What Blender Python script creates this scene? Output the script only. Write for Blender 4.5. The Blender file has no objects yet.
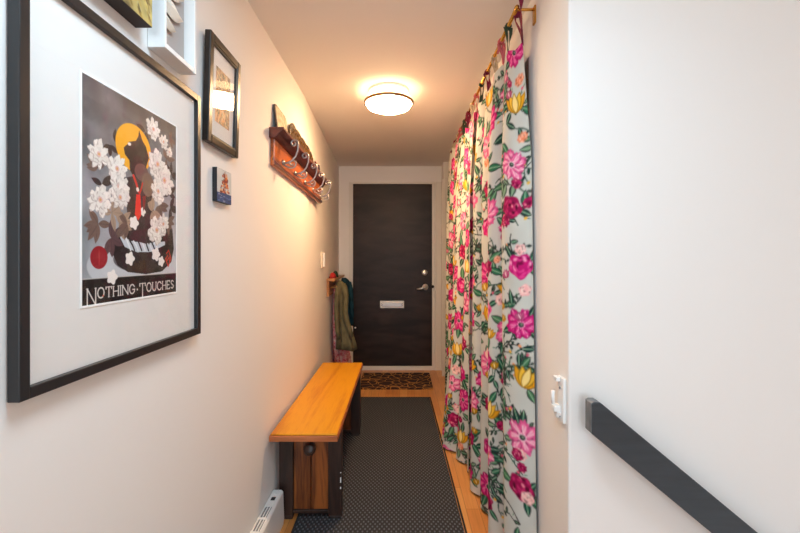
import bpy, bmesh, math, random
import numpy as np
from mathutils import Vector, Matrix

C = bpy.context.scene.collection
SC = bpy.context.scene
PI = math.pi

# ------------------------------------------------------------------ camera
cam = bpy.data.cameras.new('camera')
cam.sensor_width = 36.0
cam.lens = 18.0
cam.shift_y = -9.5 / 800
cam.clip_start = 0.02
camo = bpy.data.objects.new('camera', cam)
camo.location = (0, 0, 1.26)
camo.rotation_euler = (PI / 2, 0, 0)
C.objects.link(camo)
SC.camera = camo

# ------------------------------------------------------------------ light and exposure
SC.view_settings.view_transform = 'Standard'
SC.view_settings.look = 'None'
SC.view_settings.gamma = 1
SC.view_settings.use_curve_mapping = False
SC.view_settings.exposure = 0.6
SC.cycles.use_denoising = True
SC.cycles.max_bounces = 10
SC.cycles.diffuse_bounces = 7
SC.cycles.sample_clamp_indirect = 6

world = bpy.data.worlds.new('world')
SC.world = world
world.use_nodes = True
bg = world.node_tree.nodes['Background']
bg.inputs['Color'].default_value = (0.86, 0.93, 1.0, 1)
bg.inputs['Strength'].default_value = 1.0

def area(name, loc, rot, sx, sy, power, color):
    l = bpy.data.lights.new(name, 'AREA')
    l.shape = 'RECTANGLE'; l.size = sx; l.size_y = sy
    l.energy = power; l.color = color
    o = bpy.data.objects.new(name, l)
    o.location = loc; o.rotation_euler = rot
    C.objects.link(o)
    return o
# added fill standing in for daylight from an unseen window behind the camera
area('daylight_fill', (0.22, -2.75, 1.35), (PI / 2, 0, 0), 1.2, 1.6, 25, (0.68, 0.86, 1.0))
# added fill near the ceiling, out of view, to brighten the corridor walls
area('overhead_fill', (0.0, 0.50, 2.22), (0, 0, 0), 0.5, 0.5, 10.6, (0.58, 0.82, 1.0))
LAMP_WARM = (1.0, 0.64, 0.33)
LAMP_STRENGTH = 78.0

# ------------------------------------------------------------------ material helpers
def lin(c):
    return tuple(((x / 255) / 12.92 if x / 255 <= 0.04045 else ((x / 255 + 0.055) / 1.055) ** 2.4) for x in c)

def L4(c):
    return (*lin(c), 1)

def new_mat(name):
    m = bpy.data.materials.new(name); m.use_nodes = True
    nt = m.node_tree
    return m, nt, nt.nodes['Principled BSDF']

def N(nt, kind, **kw):
    n = nt.nodes.new(kind)
    for k, v in kw.items():
        if k in n.inputs: n.inputs[k].default_value = v
        else: setattr(n, k, v)
    return n

def plain(name, col, rough=0.5, metal=0.0, bump=0, bscale=200, spec=0.5, coat=0):
    m, nt, b = new_mat(name)
    b.inputs['Base Color'].default_value = L4(col)
    b.inputs['Roughness'].default_value = rough
    b.inputs['Metallic'].default_value = metal
    b.inputs['Specular IOR Level'].default_value = spec
    b.inputs['Coat Weight'].default_value = coat
    if bump:
        tc = N(nt, 'ShaderNodeTexCoord')
        no = N(nt, 'ShaderNodeTexNoise', Scale=bscale, Detail=3.0)
        bu = N(nt, 'ShaderNodeBump', Strength=bump, Distance=0.002)
        nt.links.new(tc.outputs['Object'], no.inputs['Vector'])
        nt.links.new(no.outputs['Fac'], bu.inputs['Height'])
        nt.links.new(bu.outputs['Normal'], b.inputs['Normal'])
    return m

def mottled(name, c1, c2, scale=(8, 8, 8), rough=0.5, detail=4.0, lo=0.35, hi=0.65, bump=0, dist=0.0, spec=0.5, coat=0, metal=0):
    m, nt, b = new_mat(name)
    tc = N(nt, 'ShaderNodeTexCoord'); mp = N(nt, 'ShaderNodeMapping')
    mp.inputs['Scale'].default_value = scale
    no = N(nt, 'ShaderNodeTexNoise', Scale=1.0, Detail=detail, Distortion=dist)
    r = N(nt, 'ShaderNodeValToRGB')
    r.color_ramp.elements[0].position = lo; r.color_ramp.elements[0].color = L4(c1)
    r.color_ramp.elements[1].position = hi; r.color_ramp.elements[1].color = L4(c2)
    nt.links.new(tc.outputs['Object'], mp.inputs['Vector'])
    nt.links.new(mp.outputs['Vector'], no.inputs['Vector'])
    nt.links.new(no.outputs['Fac'], r.inputs['Fac'])
    nt.links.new(r.outputs['Color'], b.inputs['Base Color'])
    b.inputs['Roughness'].default_value = rough
    b.inputs['Metallic'].default_value = metal
    b.inputs['Specular IOR Level'].default_value = spec
    b.inputs['Coat Weight'].default_value = coat
    b.inputs['Coat Roughness'].default_value = 0.15
    if bump:
        bu = N(nt, 'ShaderNodeBump', Strength=bump, Distance=0.003)
        nt.links.new(no.outputs['Fac'], bu.inputs['Height'])
        nt.links.new(bu.outputs['Normal'], b.inputs['Normal'])
    return m

def painted(name, rough=0.6, spec=0.3, bump=0):
    """surface coloured by the pattern stored on the mesh"""
    m, nt, b = new_mat(name)
    a = N(nt, 'ShaderNodeAttribute'); a.attribute_name = 'pattern'
    nt.links.new(a.outputs['Color'], b.inputs['Base Color'])
    b.inputs['Roughness'].default_value = rough
    b.inputs['Specular IOR Level'].default_value = spec
    if bump:
        tc = N(nt, 'ShaderNodeTexCoord')
        no = N(nt, 'ShaderNodeTexNoise', Scale=700.0, Detail=2.0)
        bu = N(nt, 'ShaderNodeBump', Strength=bump, Distance=0.001)
        nt.links.new(tc.outputs['Object'], no.inputs['Vector'])
        nt.links.new(no.outputs['Fac'], bu.inputs['Height'])
        nt.links.new(bu.outputs['Normal'], b.inputs['Normal'])
    return m

M = {}
M['wall'] = plain('wall_paint', (238, 235, 231), 0.75, bump=0.12, bscale=60, spec=0.25)
M['ceil'] = plain('ceiling_paint', (236, 231, 225), 0.85, bump=0.08, bscale=50, spec=0.2)
M['trim'] = plain('white_gloss_trim', (226, 222, 214), 0.35)
M['dark_closet'] = plain('closet_paint', (120, 108, 98), 0.8)
M['white_plastic'] = plain('white_plastic', (236, 236, 234), 0.35)
M['grey_plastic'] = plain('grey_plastic', (120, 122, 126), 0.5)
M['black_plastic'] = plain('black_plastic', (18, 18, 20), 0.35)
M['chrome'] = plain('satin_chrome', (225, 224, 222), 0.32, 0.75)
M['iron'] = plain('wrought_iron', (168, 162, 162), 0.3, 0.8)
M['brass'] = plain('brass', (214, 160, 74), 0.25, 1.0)
M['frame_black'] = plain('black_frame', (30, 30, 32), 0.35)
M['frame_brown'] = mottled('dark_brown_frame', (16, 11, 9), (34, 24, 18), (60, 4, 60), 0.3)
M['mat_board'] = plain('mat_board', (232, 230, 226), 0.8, spec=0.2)
M['bevel_white'] = plain('bevel_cut', (250, 250, 248), 0.7)
M['door'] = mottled('dark_brown_door', (32, 20, 14), (56, 40, 32), (3.0, 3.0, 9.0), 0.45, 3.0, 0.35, 0.7, dist=0.4, spec=0.3)
M['rail'] = mottled('slate_painted_wood', (44, 52, 58), (52, 60, 66), (6, 30, 60), 0.4)
M['rail_worn'] = mottled('worn_slate_paint', (92, 96, 100), (120, 122, 124), (60, 60, 30), 0.4)

def wood(name, c1, c2, axis='Y', rough=0.35, ring=28, coat=0.0, dist=5.0):
    m, nt, b = new_mat(name)
    tc = N(nt, 'ShaderNodeTexCoord'); mp = N(nt, 'ShaderNodeMapping')
    s = {'X': (0.35, 4, 4), 'Y': (4, 0.35, 4), 'Z': (4, 4, 0.35)}[axis]
    mp.inputs['Scale'].default_value = s
    no = N(nt, 'ShaderNodeTexNoise', Scale=2.2, Detail=4.0, Distortion=0.6)
    mul = N(nt, 'ShaderNodeMath', operation='MULTIPLY'); mul.inputs[1].default_value = ring
    si = N(nt, 'ShaderNodeMath', operation='SINE')
    mp2 = N(nt, 'ShaderNodeMapping')
    mp2.inputs['Scale'].default_value = tuple(40 * v for v in s)
    n2 = N(nt, 'ShaderNodeTexNoise', Scale=1.0, Detail=3.0)
    ad = N(nt, 'ShaderNodeMath', operation='MULTIPLY_ADD'); ad.inputs[1].default_value = 0.28; ad.inputs[2].default_value = 0.1
    ad2 = N(nt, 'ShaderNodeMath', operation='MULTIPLY_ADD'); ad2.inputs[1].default_value = 0.8
    r = N(nt, 'ShaderNodeValToRGB')
    r.color_ramp.elements[0].position = 0.1; r.color_ramp.elements[0].color = L4(c1)
    r.color_ramp.elements[1].position = 0.75; r.color_ramp.elements[1].color = L4(c2)
    lk = nt.links.new
    lk(tc.outputs['Object'], mp.inputs['Vector']); lk(mp.outputs['Vector'], no.inputs['Vector'])
    lk(no.outputs['Fac'], mul.inputs[0]); lk(mul.outputs[0], si.inputs[0])
    lk(tc.outputs['Object'], mp2.inputs['Vector']); lk(mp2.outputs['Vector'], n2.inputs['Vector'])
    lk(si.outputs[0], ad.inputs[0]); lk(n2.outputs['Fac'], ad2.inputs[0]); lk(ad.outputs[0], ad2.inputs[2])
    lk(ad2.outputs[0], r.inputs['Fac']); lk(r.outputs['Color'], b.inputs['Base Color'])
    b.inputs['Roughness'].default_value = rough
    b.inputs['Coat Weight'].default_value = coat
    b.inputs['Coat Roughness'].default_value = 0.12
    return m

M['pine'] = wood('orange_pine', (188, 110, 4), (218, 150, 16), 'Y', 0.34, 16)
M['pine_edge'] = wood('pine_edge', (150, 78, 40), (186, 108, 62), 'X', 0.4, 20)
M['dark_wood'] = wood('dark_brown_wood', (34, 22, 18), (58, 38, 30), 'Z', 0.4)
M['mid_wood'] = wood('stained_board', (84, 40, 16), (150, 84, 36), 'Z', 0.4, 34)
M['rack_wood'] = wood('orange_rack_wood', (118, 50, 14), (192, 98, 28), 'Y', 0.3, 30, 0.4)
M['rack_red'] = wood('mahogany_shelf', (74, 28, 24), (112, 48, 38), 'Y', 0.3, 20, 0.4)
M['light_wood'] = wood('light_shelf_wood', (150, 100, 56), (196, 142, 88), 'Y', 0.4, 20)

def floor_mat():
    m, nt, b = new_mat('laminate_planks')
    tc = N(nt, 'ShaderNodeTexCoord'); mp = N(nt, 'ShaderNodeMapping')
    mp.inputs['Rotation'].default_value = (0, 0, PI / 2)
    br = N(nt, 'ShaderNodeTexBrick', Scale=1.0)
    br.inputs['Brick Width'].default_value = 0.5; br.inputs['Row Height'].default_value = 0.066
    br.inputs['Mortar Size'].default_value = 0.0012; br.inputs['Mortar Smooth'].default_value = 0.2
    br.inputs['Color1'].default_value = L4((222, 160, 92)); br.inputs['Color2'].default_value = L4((202, 130, 66))
    br.inputs['Mortar'].default_value = L4((158, 104, 60)); br.inputs['Bias'].default_value = -0.1
    br.offset = 0.37
    mp2 = N(nt, 'ShaderNodeMapping'); mp2.inputs['Scale'].default_value = (90, 5, 90)
    no = N(nt, 'ShaderNodeTexNoise', Scale=1.0, Detail=4.0)
    mx = N(nt, 'ShaderNodeMix', data_type='RGBA', blend_type='MULTIPLY')
    mx.inputs[0].default_value = 0.35
    r = N(nt, 'ShaderNodeValToRGB')
    r.color_ramp.elements[0].position = 0.3; r.color_ramp.elements[0].color = (0.55, 0.5, 0.42, 1)
    r.color_ramp.elements[1].position = 0.6; r.color_ramp.elements[1].color = (1, 1, 1, 1)
    lk = nt.links.new
    lk(tc.outputs['Object'], mp.inputs['Vector']); lk(mp.outputs['Vector'], br.inputs['Vector'])
    lk(tc.outputs['Object'], mp2.inputs['Vector']); lk(mp2.outputs['Vector'], no.inputs['Vector'])
    lk(no.outputs['Fac'], r.inputs['Fac'])
    lk(br.outputs['Color'], mx.inputs[6]); lk(r.outputs['Color'], mx.inputs[7])
    lk(mx.outputs[2], b.inputs['Base Color'])
    b.inputs['Roughness'].default_value = 0.32
    return m
M['floor'] = floor_mat()

def runner_mat():
    m, nt, b = new_mat('charcoal_ribbed_runner')
    tc = N(nt, 'ShaderNodeTexCoord'); sp = N(nt, 'ShaderNodeSeparateXYZ')
    lk = nt.links.new
    lk(tc.outputs['Object'], sp.inputs[0])
    def s(out, k, ph=0):
        mu = N(nt, 'ShaderNodeMath', operation='MULTIPLY_ADD'); mu.inputs[1].default_value = k; mu.inputs[2].default_value = ph
        si = N(nt, 'ShaderNodeMath', operation='SINE'); lk(out, mu.inputs[0]); lk(mu.outputs[0], si.inputs[0]); return si.outputs[0]
    a = s(sp.outputs[0], 2 * PI / 0.022); c = s(sp.outputs[1], 2 * PI / 0.034)
    mu = N(nt, 'ShaderNodeMath', operation='MULTIPLY'); lk(a, mu.inputs[0]); lk(c, mu.inputs[1])
    r = N(nt, 'ShaderNodeValToRGB')
    r.color_ramp.elements[0].position = 0.12; r.color_ramp.elements[0].color = L4((60, 60, 62))
    r.color_ramp.elements[1].position = 0.75; r.color_ramp.elements[1].color = L4((108, 112, 118))
    lk(mu.outputs[0], r.inputs['Fac'])
    no = N(nt, 'ShaderNodeTexNoise', Scale=400.0, Detail=2.0); lk(tc.outputs['Object'], no.inputs['Vector'])
    mx = N(nt, 'ShaderNodeMix', data_type='RGBA', blend_type='MULTIPLY'); mx.inputs[0].default_value = 0.35
    lk(r.outputs['Color'], mx.inputs[6]); lk(no.outputs['Color'], mx.inputs[7]); lk(mx.outputs[2], b.inputs['Base Color'])
    bu = N(nt, 'ShaderNodeBump', Strength=0.6, Distance=0.003)
    lk(mu.outputs[0], bu.inputs['Height']); lk(bu.outputs['Normal'], b.inputs['Normal'])
    b.inputs['Roughness'].default_value = 0.9; b.inputs['Specular IOR Level'].default_value = 0.15
    return m
M['runner'] = runner_mat()
M['runner_edge'] = plain('runner_binding', (48, 48, 50), 0.8, spec=0.2)

def doormat_mat():
    m, nt, b = new_mat('leaf_veined_doormat')
    lk = nt.links.new
    tc = N(nt, 'ShaderNodeTexCoord')
    no = N(nt, 'ShaderNodeTexNoise', Scale=6.0, Detail=1.0); lk(tc.outputs['Object'], no.inputs['Vector'])
    mx = N(nt, 'ShaderNodeMix', data_type='RGBA', blend_type='LINEAR_LIGHT'); mx.inputs[0].default_value = 0.06
    lk(tc.outputs['Object'], mx.inputs[6]); lk(no.outputs['Color'], mx.inputs[7])
    vo = N(nt, 'ShaderNodeTexVoronoi', Scale=13.0, feature='DISTANCE_TO_EDGE'); lk(mx.outputs[2], vo.inputs['Vector'])
    r = N(nt, 'ShaderNodeValToRGB')
    r.color_ramp.elements[0].position = 0.03; r.color_ramp.elements[0].color = L4((190, 132, 70))
    r.color_ramp.elements[1].position = 0.06; r.color_ramp.elements[1].color = L4((44, 26, 18))
    lk(vo.outputs['Distance'], r.inputs['Fac']); lk(r.outputs['Color'], b.inputs['Base Color'])
    b.inputs['Roughness'].default_value = 0.95
    return m
M['doormat'] = doormat_mat()

def glass_mat():
    m = bpy.data.materials.new('picture_glass'); m.use_nodes = True
    nt = m.node_tree; nt.nodes.remove(nt.nodes['Principled BSDF'])
    out = nt.nodes['Material Output']
    tr = N(nt, 'ShaderNodeBsdfTransparent'); gl = N(nt, 'ShaderNodeBsdfGlossy', Roughness=0.03)
    lw = N(nt, 'ShaderNodeLayerWeight', Blend=0.5); pw = N(nt, 'ShaderNodeMath', operation='POWER'); pw.inputs[1].default_value = 5.0
    fr = N(nt, 'ShaderNodeMath', operation='MULTIPLY_ADD'); fr.inputs[1].default_value = 0.45; fr.inputs[2].default_value = 0.012
    mx = N(nt, 'ShaderNodeMixShader')
    lk = nt.links.new
    lk(lw.outputs['Facing'], pw.inputs[0]); lk(pw.outputs[0], fr.inputs[0])
    lk(fr.outputs[0], mx.inputs[0]); lk(tr.outputs[0], mx.inputs[1]); lk(gl.outputs[0], mx.inputs[2]); lk(mx.outputs[0], out.inputs['Surface'])
    return m
M['glass'] = glass_mat()

def emit_mat(name, col, strength):
    m, nt, b = new_mat(name)
    b.inputs['Base Color'].default_value = (0.8, 0.8, 0.8, 1)
    b.inputs['Emission Color'].default_value = (*col, 1)
    b.inputs['Emission Strength'].default_value = strength
    return m
M['opal'] = emit_mat('opal_glass_lit', LAMP_WARM, LAMP_STRENGTH)

# ------------------------------------------------------------------ mesh helpers
class MB:
    def __init__(s): s.v = []; s.f = []; s.smooth = []
    def add(s, vs, fs, smooth=False, mat=None):
        o = len(s.v)
        if mat is not None: vs = [mat @ Vector(p) for p in vs]
        s.v += [tuple(p) for p in vs]
        s.f += [tuple(i + o for i in f) for f in fs]; s.smooth += [smooth] * len(fs)
        return s
    def box(s, x0, x1, y0, y1, z0, z1, mat=None):
        vs = [(x, y, z) for z in (z0, z1) for y in (y0, y1) for x in (x0, x1)]
        fs = [(0, 2, 3, 1), (4, 5, 7, 6), (0, 1, 5, 4), (2, 6, 7, 3), (0, 4, 6, 2), (1, 3, 7, 5)]
        return s.add(vs, fs, False, mat)
    def prism(s, poly, h0, h1, axis='y', mat=None, smooth=False):
        """closed outline (a,b) extruded from h0 to h1 along axis"""
        def P(a, b, h): return {'y': (a, h, b), 'x': (h, a, b), 'z': (a, b, h)}[axis]
        n = len(poly)
        vs = [P(a, b, h0) for a, b in poly] + [P(a, b, h1) for a, b in poly]
        fs = [tuple(range(n)), tuple(range(2 * n - 1, n - 1, -1))]
        s.add(vs, fs, False, mat)
        o = len(s.v) - 2 * n
        for i in range(n):
            j = (i + 1) % n
            s.f.append((o + i, o + n + i, o + n + j, o + j)); s.smooth.append(smooth)
        return s
    def lathe(s, prof, seg=32, center=(0, 0, 0), axis='z', mat=None):
        vs = []
        for r, h in prof:
            for k in range(seg):
                a = 2 * PI * k / seg
                p = {'z': (r * math.cos(a), r * math.sin(a), h), 'y': (r * math.cos(a), h, r * math.sin(a)), 'x': (h, r * math.cos(a), r * math.sin(a))}[axis]
                vs.append((p[0] + center[0], p[1] + center[1], p[2] + center[2]))
        fs = []
        for i in range(len(prof) - 1):
            for k in range(seg):
                j = (k + 1) % seg
                fs.append((i * seg + k, i * seg + j, (i + 1) * seg + j, (i + 1) * seg + k))
        fs.append(tuple(range(seg))[::-1]); fs.append(tuple((len(prof) - 1) * seg + k for k in range(seg)))
        return s.add(vs, fs, True, mat)
    def tube(s, pts, r, seg=10, mat=None):
        pts = [Vector(p) for p in pts]; n = len(pts)
        rs = r if isinstance(r, (list, tuple)) else [r] * n
        up = None; vs = []
        for i, p in enumerate(pts):
            t = (pts[min(i + 1, n - 1)] - pts[max(i - 1, 0)]).normalized()
            if up is None:
                up = Vector((0, 0, 1)) if abs(t.z) < 0.9 else Vector((1, 0, 0))
            up = (up - t * up.dot(t)).normalized(); w = t.cross(up)
            for k in range(seg):
                a = 2 * PI * k / seg
                vs.append(p + (up * math.cos(a) + w * math.sin(a)) * rs[i])
        fs = [(i * seg + k, i * seg + (k + 1) % seg, (i + 1) * seg + (k + 1) % seg, (i + 1) * seg + k) for i in range(n - 1) for k in range(seg)]
        fs += [tuple(range(seg))[::-1], tuple((n - 1) * seg + k for k in range(seg))]
        return s.add(vs, fs, True, mat)
    def rings(s, rings, caps=True, smooth=True):
        n = len(rings[0]); vs = [p for r in rings for p in r]
        fs = [(i * n + k, i * n + (k + 1) % n, (i + 1) * n + (k + 1) % n, (i + 1) * n + k) for i in range(len(rings) - 1) for k in range(n)]
        if caps: fs += [tuple(range(n))[::-1], tuple((len(rings) - 1) * n + k for k in range(n))]
        return s.add(vs, fs, smooth)
    def build(s, name, m, parent=None, bevel=0, world=True, seg=2):
        me = bpy.data.meshes.new(name)
        off = Vector((0, 0, 0))
        if parent is not None and world:
            q = parent
            while q is not None: off += Vector(q.location); q = q.parent
        me.from_pydata([tuple(Vector(p) - off) for p in s.v], [], s.f)
        bm = bmesh.new(); bm.from_mesh(me); bmesh.ops.recalc_face_normals(bm, faces=bm.faces); bm.to_mesh(me); bm.free()
        me.polygons.foreach_set('use_smooth', s.smooth)
        me.materials.append(m if not isinstance(m, str) else M[m])
        o = bpy.data.objects.new(name, me); C.objects.link(o)
        if parent is not None: o.parent = parent
        if bevel:
            b = o.modifiers.new('bevel', 'BEVEL'); b.width = bevel; b.segments = seg; b.limit_method = 'ANGLE'
        return o

def tag(o, label, cat, group=None):
    o['label'] = label; o['category'] = cat
    if group: o['group'] = group
    return o

def thing(name, label, cat, loc):
    o = bpy.data.objects.new(name, None); o.location = loc; o.empty_display_size = 0.1
    C.objects.link(o)
    return tag(o, label, cat)

def struct(name, mb, m, parent=None, bevel=0):
    o = mb.build(name, m, parent, bevel)
    if parent is None: o['kind'] = 'structure'
    return o

# ------------------------------------------------------------------ pattern painter
class Canvas:
    """a cloth or print seen flat; coordinates in metres, v downwards"""
    def __init__(s, w, h, res, bg):
        s.w, s.h, s.res = w, h, res
        s.nx = int(round(w / res)) + 1; s.ny = int(round(h / res)) + 1
        s.a = np.ones((s.ny, s.nx, 3)) * np.array(bg, float)
    def win(s, x0, x1, y0, y1):
        i0 = max(0, int(x0 / s.res)); i1 = min(s.nx, int(x1 / s.res) + 2)
        j0 = max(0, int(y0 / s.res)); j1 = min(s.ny, int(y1 / s.res) + 2)
        if i0 >= i1 or j0 >= j1: return None
        X, Y = np.meshgrid(np.arange(i0, i1) * s.res, np.arange(j0, j1) * s.res)
        return (slice(j0, j1), slice(i0, i1)), X, Y
    def mix(s, sl, mask, col):
        mask = np.clip(mask, 0, 1)[..., None]
        s.a[sl] = s.a[sl] * (1 - mask) + np.array(col, float) * mask
    def blob(s, cx, cy, rx, ry, col, rot=0, lobes=0, depth=0.0, ph=0, a=1):
        R = max(rx, ry) * (1 + depth) + s.res * 2
        w = s.win(cx - R, cx + R, cy - R, cy + R)
        if w is None: return
        sl, X, Y = w; dx = X - cx; dy = Y - cy
        c, n = math.cos(rot), math.sin(rot)
        u = (dx * c + dy * n) / rx; v = (-dx * n + dy * c) / ry
        r = np.sqrt(u * u + v * v)
        lim = 1.0 + (depth * np.cos(lobes * np.arctan2(v, u) + ph) if lobes else 0)
        s.mix(sl, a * np.clip((lim - r) * min(rx, ry) / s.res + 0.5, 0, 1), col)
    def leaf(s, x, y, ang, ln, wd, col, edge=None, vein=None):
        x1 = x + ln * math.cos(ang); y1 = y + ln * math.sin(ang)
        w = s.win(min(x, x1) - wd, max(x, x1) + wd, min(y, y1) - wd, max(y, y1) + wd)
        if w is None: return
        sl, X, Y = w; dx = X - x; dy = Y - y; c, n = math.cos(ang), math.sin(ang)
        t = (dx * c + dy * n) / ln; q = np.abs(-dx * n + dy * c)
        half = wd * 0.5 * np.clip(np.sin(np.clip(t, 0, 1) ** 0.85 * PI), 0, 1) ** 0.85 * 1.05
        ok = (t > 0) & (t < 1)
        if edge is not None: s.mix(sl, ok * np.clip((half + s.res * 0.6 - q) / s.res, 0, 1), edge)
        s.mix(sl, ok * np.clip((half - s.res * 0.5 - q) / s.res, 0, 1), col)
        if vein is not None: s.mix(sl, ok * np.clip((s.res * 0.7 - q) / s.res + 0.3, 0, 1) * (half > s.res), vein)
    def stroke(s, pts, r, col):
        for (xa, ya), (xb, yb) in zip(pts[:-1], pts[1:]):
            w = s.win(min(xa, xb) - r * 2 - s.res, max(xa, xb) + r * 2 + s.res, min(ya, yb) - r * 2 - s.res, max(ya, yb) + r * 2 + s.res)
            if w is None: continue
            sl, X, Y = w; dx, dy = xb - xa, yb - ya; L2 = dx * dx + dy * dy + 1e-12
            t = np.clip(((X - xa) * dx + (Y - ya) * dy) / L2, 0, 1)
            d = np.hypot(X - xa - t * dx, Y - ya - t * dy)
            s.mix(sl, np.clip((r - d) / s.res + 0.5, 0, 1), col)
    def poly(s, pts, col):
        xs = [p[0] for p in pts]; ys = [p[1] for p in pts]
        w = s.win(min(xs), max(xs), min(ys), max(ys))
        if w is None: return
        sl, X, Y = w; ins = np.zeros(X.shape, bool)
        for (xa, ya), (xb, yb) in zip(pts, pts[1:] + pts[:1]):
            if ya == yb: continue
            cond = ((ya > Y) != (yb > Y)) & (X < (xb - xa) * (Y - ya) / (yb - ya) + xa)
            ins ^= cond
        s.mix(sl, ins.astype(float), col)
    def noise(s, scale, amp, seed=0, tint=(1, 1, 1)):
        rg = np.random.RandomState(seed)
        gx = int(s.w / scale) + 3; gy = int(s.h / scale) + 3
        g = rg.rand(gy, gx) - 0.5
        X, Y = np.meshgrid(np.arange(s.nx) * s.res / scale, np.arange(s.ny) * s.res / scale)
        i = X.astype(int); j = Y.astype(int); fx = X - i; fy = Y - j
        fx = fx * fx * (3 - 2 * fx); fy = fy * fy * (3 - 2 * fy)
        v = (g[j, i] * (1 - fx) + g[j, i + 1] * fx) * (1 - fy) + (g[j + 1, i] * (1 - fx) + g[j + 1, i + 1] * fx) * fy
        s.a += v[..., None] * amp * np.array(tint)
    def linear(s):
        a = np.clip(s.a / 255, 0, 1)
        return np.where(a <= 0.04045, a / 12.92, ((a + 0.055) / 1.055) ** 2.4)

def grid_mesh(name, P, cols, m, parent=None):
    """P: ny x nx x 3 points, cols: ny x nx x 3 linear colours"""
    ny, nx = P.shape[:2]
    off = np.zeros(3); q = parent
    while q is not None: off += np.array(q.location); q = q.parent
    me = bpy.data.meshes.new(name)
    idx = np.arange(ny * nx).reshape(ny, nx)
    F = np.stack([idx[:-1, :-1], idx[1:, :-1], idx[1:, 1:], idx[:-1, 1:]], -1).reshape(-1, 4)
    me.vertices.add(ny * nx); me.vertices.foreach_set('co', (P - off).astype(np.float32).ravel())
    me.loops.add(F.size); me.loops.foreach_set('vertex_index', F.ravel().astype(np.int32))
    me.polygons.add(len(F))
    me.polygons.foreach_set('loop_start', (np.arange(len(F)) * 4).astype(np.int32))
    me.polygons.foreach_set('use_smooth', np.ones(len(F), bool))
    me.update(calc_edges=True); me.validate()
    at = me.color_attributes.new('pattern', 'FLOAT_COLOR', 'POINT')
    c4 = np.concatenate([cols, np.ones((ny, nx, 1))], -1).astype(np.float32)
    at.data.foreach_set('color', c4.ravel())
    me.materials.append(m)
    o = bpy.data.objects.new(name, me); C.objects.link(o)
    if parent is not None: o.parent = parent
    return o

# ------------------------------------------------------------------ setting
H = 2.27            # ceiling
YB = 4.46           # back wall
XR = 0.515          # right wall of the corridor
YS = 1.22           # wall of the stairs
def wall_x(y): return -0.60 if y < 2.5 else -0.60 - 0.08 * (y - 2.5) / (YB - 2.5)

struct('floor', MB().box(-0.75, 0.72, -3.0, YB + 0.12, -0.12, 0).box(0.72, 3.1, -3.0, -0.1, -0.12, 0).box(0.72, 1.3, YS + 0.12, YB + 0.12, -0.12, 0), 'floor')
struct('floor_stairs', MB().prism([(0.72, -0.12), (0.72, 0), (0.721, -0.19), (0.95, -0.19), (0.95, -0.38), (1.18, -0.38), (1.18, -0.57), (1.41, -0.57), (1.41, -0.76),
        (1.64, -0.76), (1.64, -0.95), (1.87, -0.95), (1.87, -1.14), (3.1, -1.14), (3.1, -1.3), (1.8, -1.3)], -0.1, YS, 'y'), 'floor')
struct('ceiling', MB().box(-0.75, 3.1, -3.0, YB + 0.12, H, H + 0.12), 'ceil')
struct('wall_left', MB().prism([(-0.75, -3), (-0.60, -3), (-0.60, 2.5), (-0.68, YB), (-0.75, YB + 0.12)], 0, H, 'z'), 'wall')
DX0, DX1, DZ1 = -0.524, 0.357, 2.074
struct('wall_back', MB().box(-0.75, DX0 - 0.045, YB, YB + 0.12, 0, H).box(DX1 + 0.02, 1.3, YB, YB + 0.12, 0, H).box(DX0 - 0.045, DX1 + 0.02, YB, YB + 0.12, DZ1 + 0.02, H), 'wall')
# corridor right wall: a stub by the stairs, the header above the closet, the closet itself
struct('wall_right', MB().box(XR, XR + 0.12, YS + 0.12, 1.60, 0, H).box(XR, XR + 0.12, 1.60, 4.25, 2.06, H), 'wall')
struct('wall_stairs', MB().prism([(XR + 0.006, YS), (3.1, YS), (3.1, YS + 0.12), (XR, YS + 0.12), (XR, YS + 0.006), (XR + 0.002, YS + 0.002)], -1.3, H, 'z'), 'wall')
struct('wall_closet', MB().box(1.2, 1.3, YS + 0.12, YB, 0, H), 'dark_closet')
struct('wall_right_return', MB().box(0.462, 1.2, 4.25, YB, 0, H), 'trim')
struct('wall_front', MB().box(-0.75, -0.4, -3.12, -3, -0.12, H + 0.12).box(2.3, 3.22, -3.12, -3, -0.12, H + 0.12).box(-0.4, 2.3, -3.12, -3, -0.12, 0.5).box(-0.4, 2.3, -3.12, -3, 2.15, H + 0.12), 'wall')
struct('wall_right_room', MB().box(3.1, 3.22, -3, YS + 0.12, -1.3, H), 'wall')
struct('window_1', MB().box(-0.4, -0.34, -3.1, -3.03, 0.5, 2.15).box(2.24, 2.3, -3.1, -3.03, 0.5, 2.15).box(-0.34, 2.24, -3.1, -3.03, 0.5, 0.56)
       .box(-0.34, 2.24, -3.1, -3.03, 2.09, 2.15).box(0.92, 0.98, -3.1, -3.03, 0.56, 2.09), 'trim')  # unseen window, put in as a source for the added daylight fill

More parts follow.
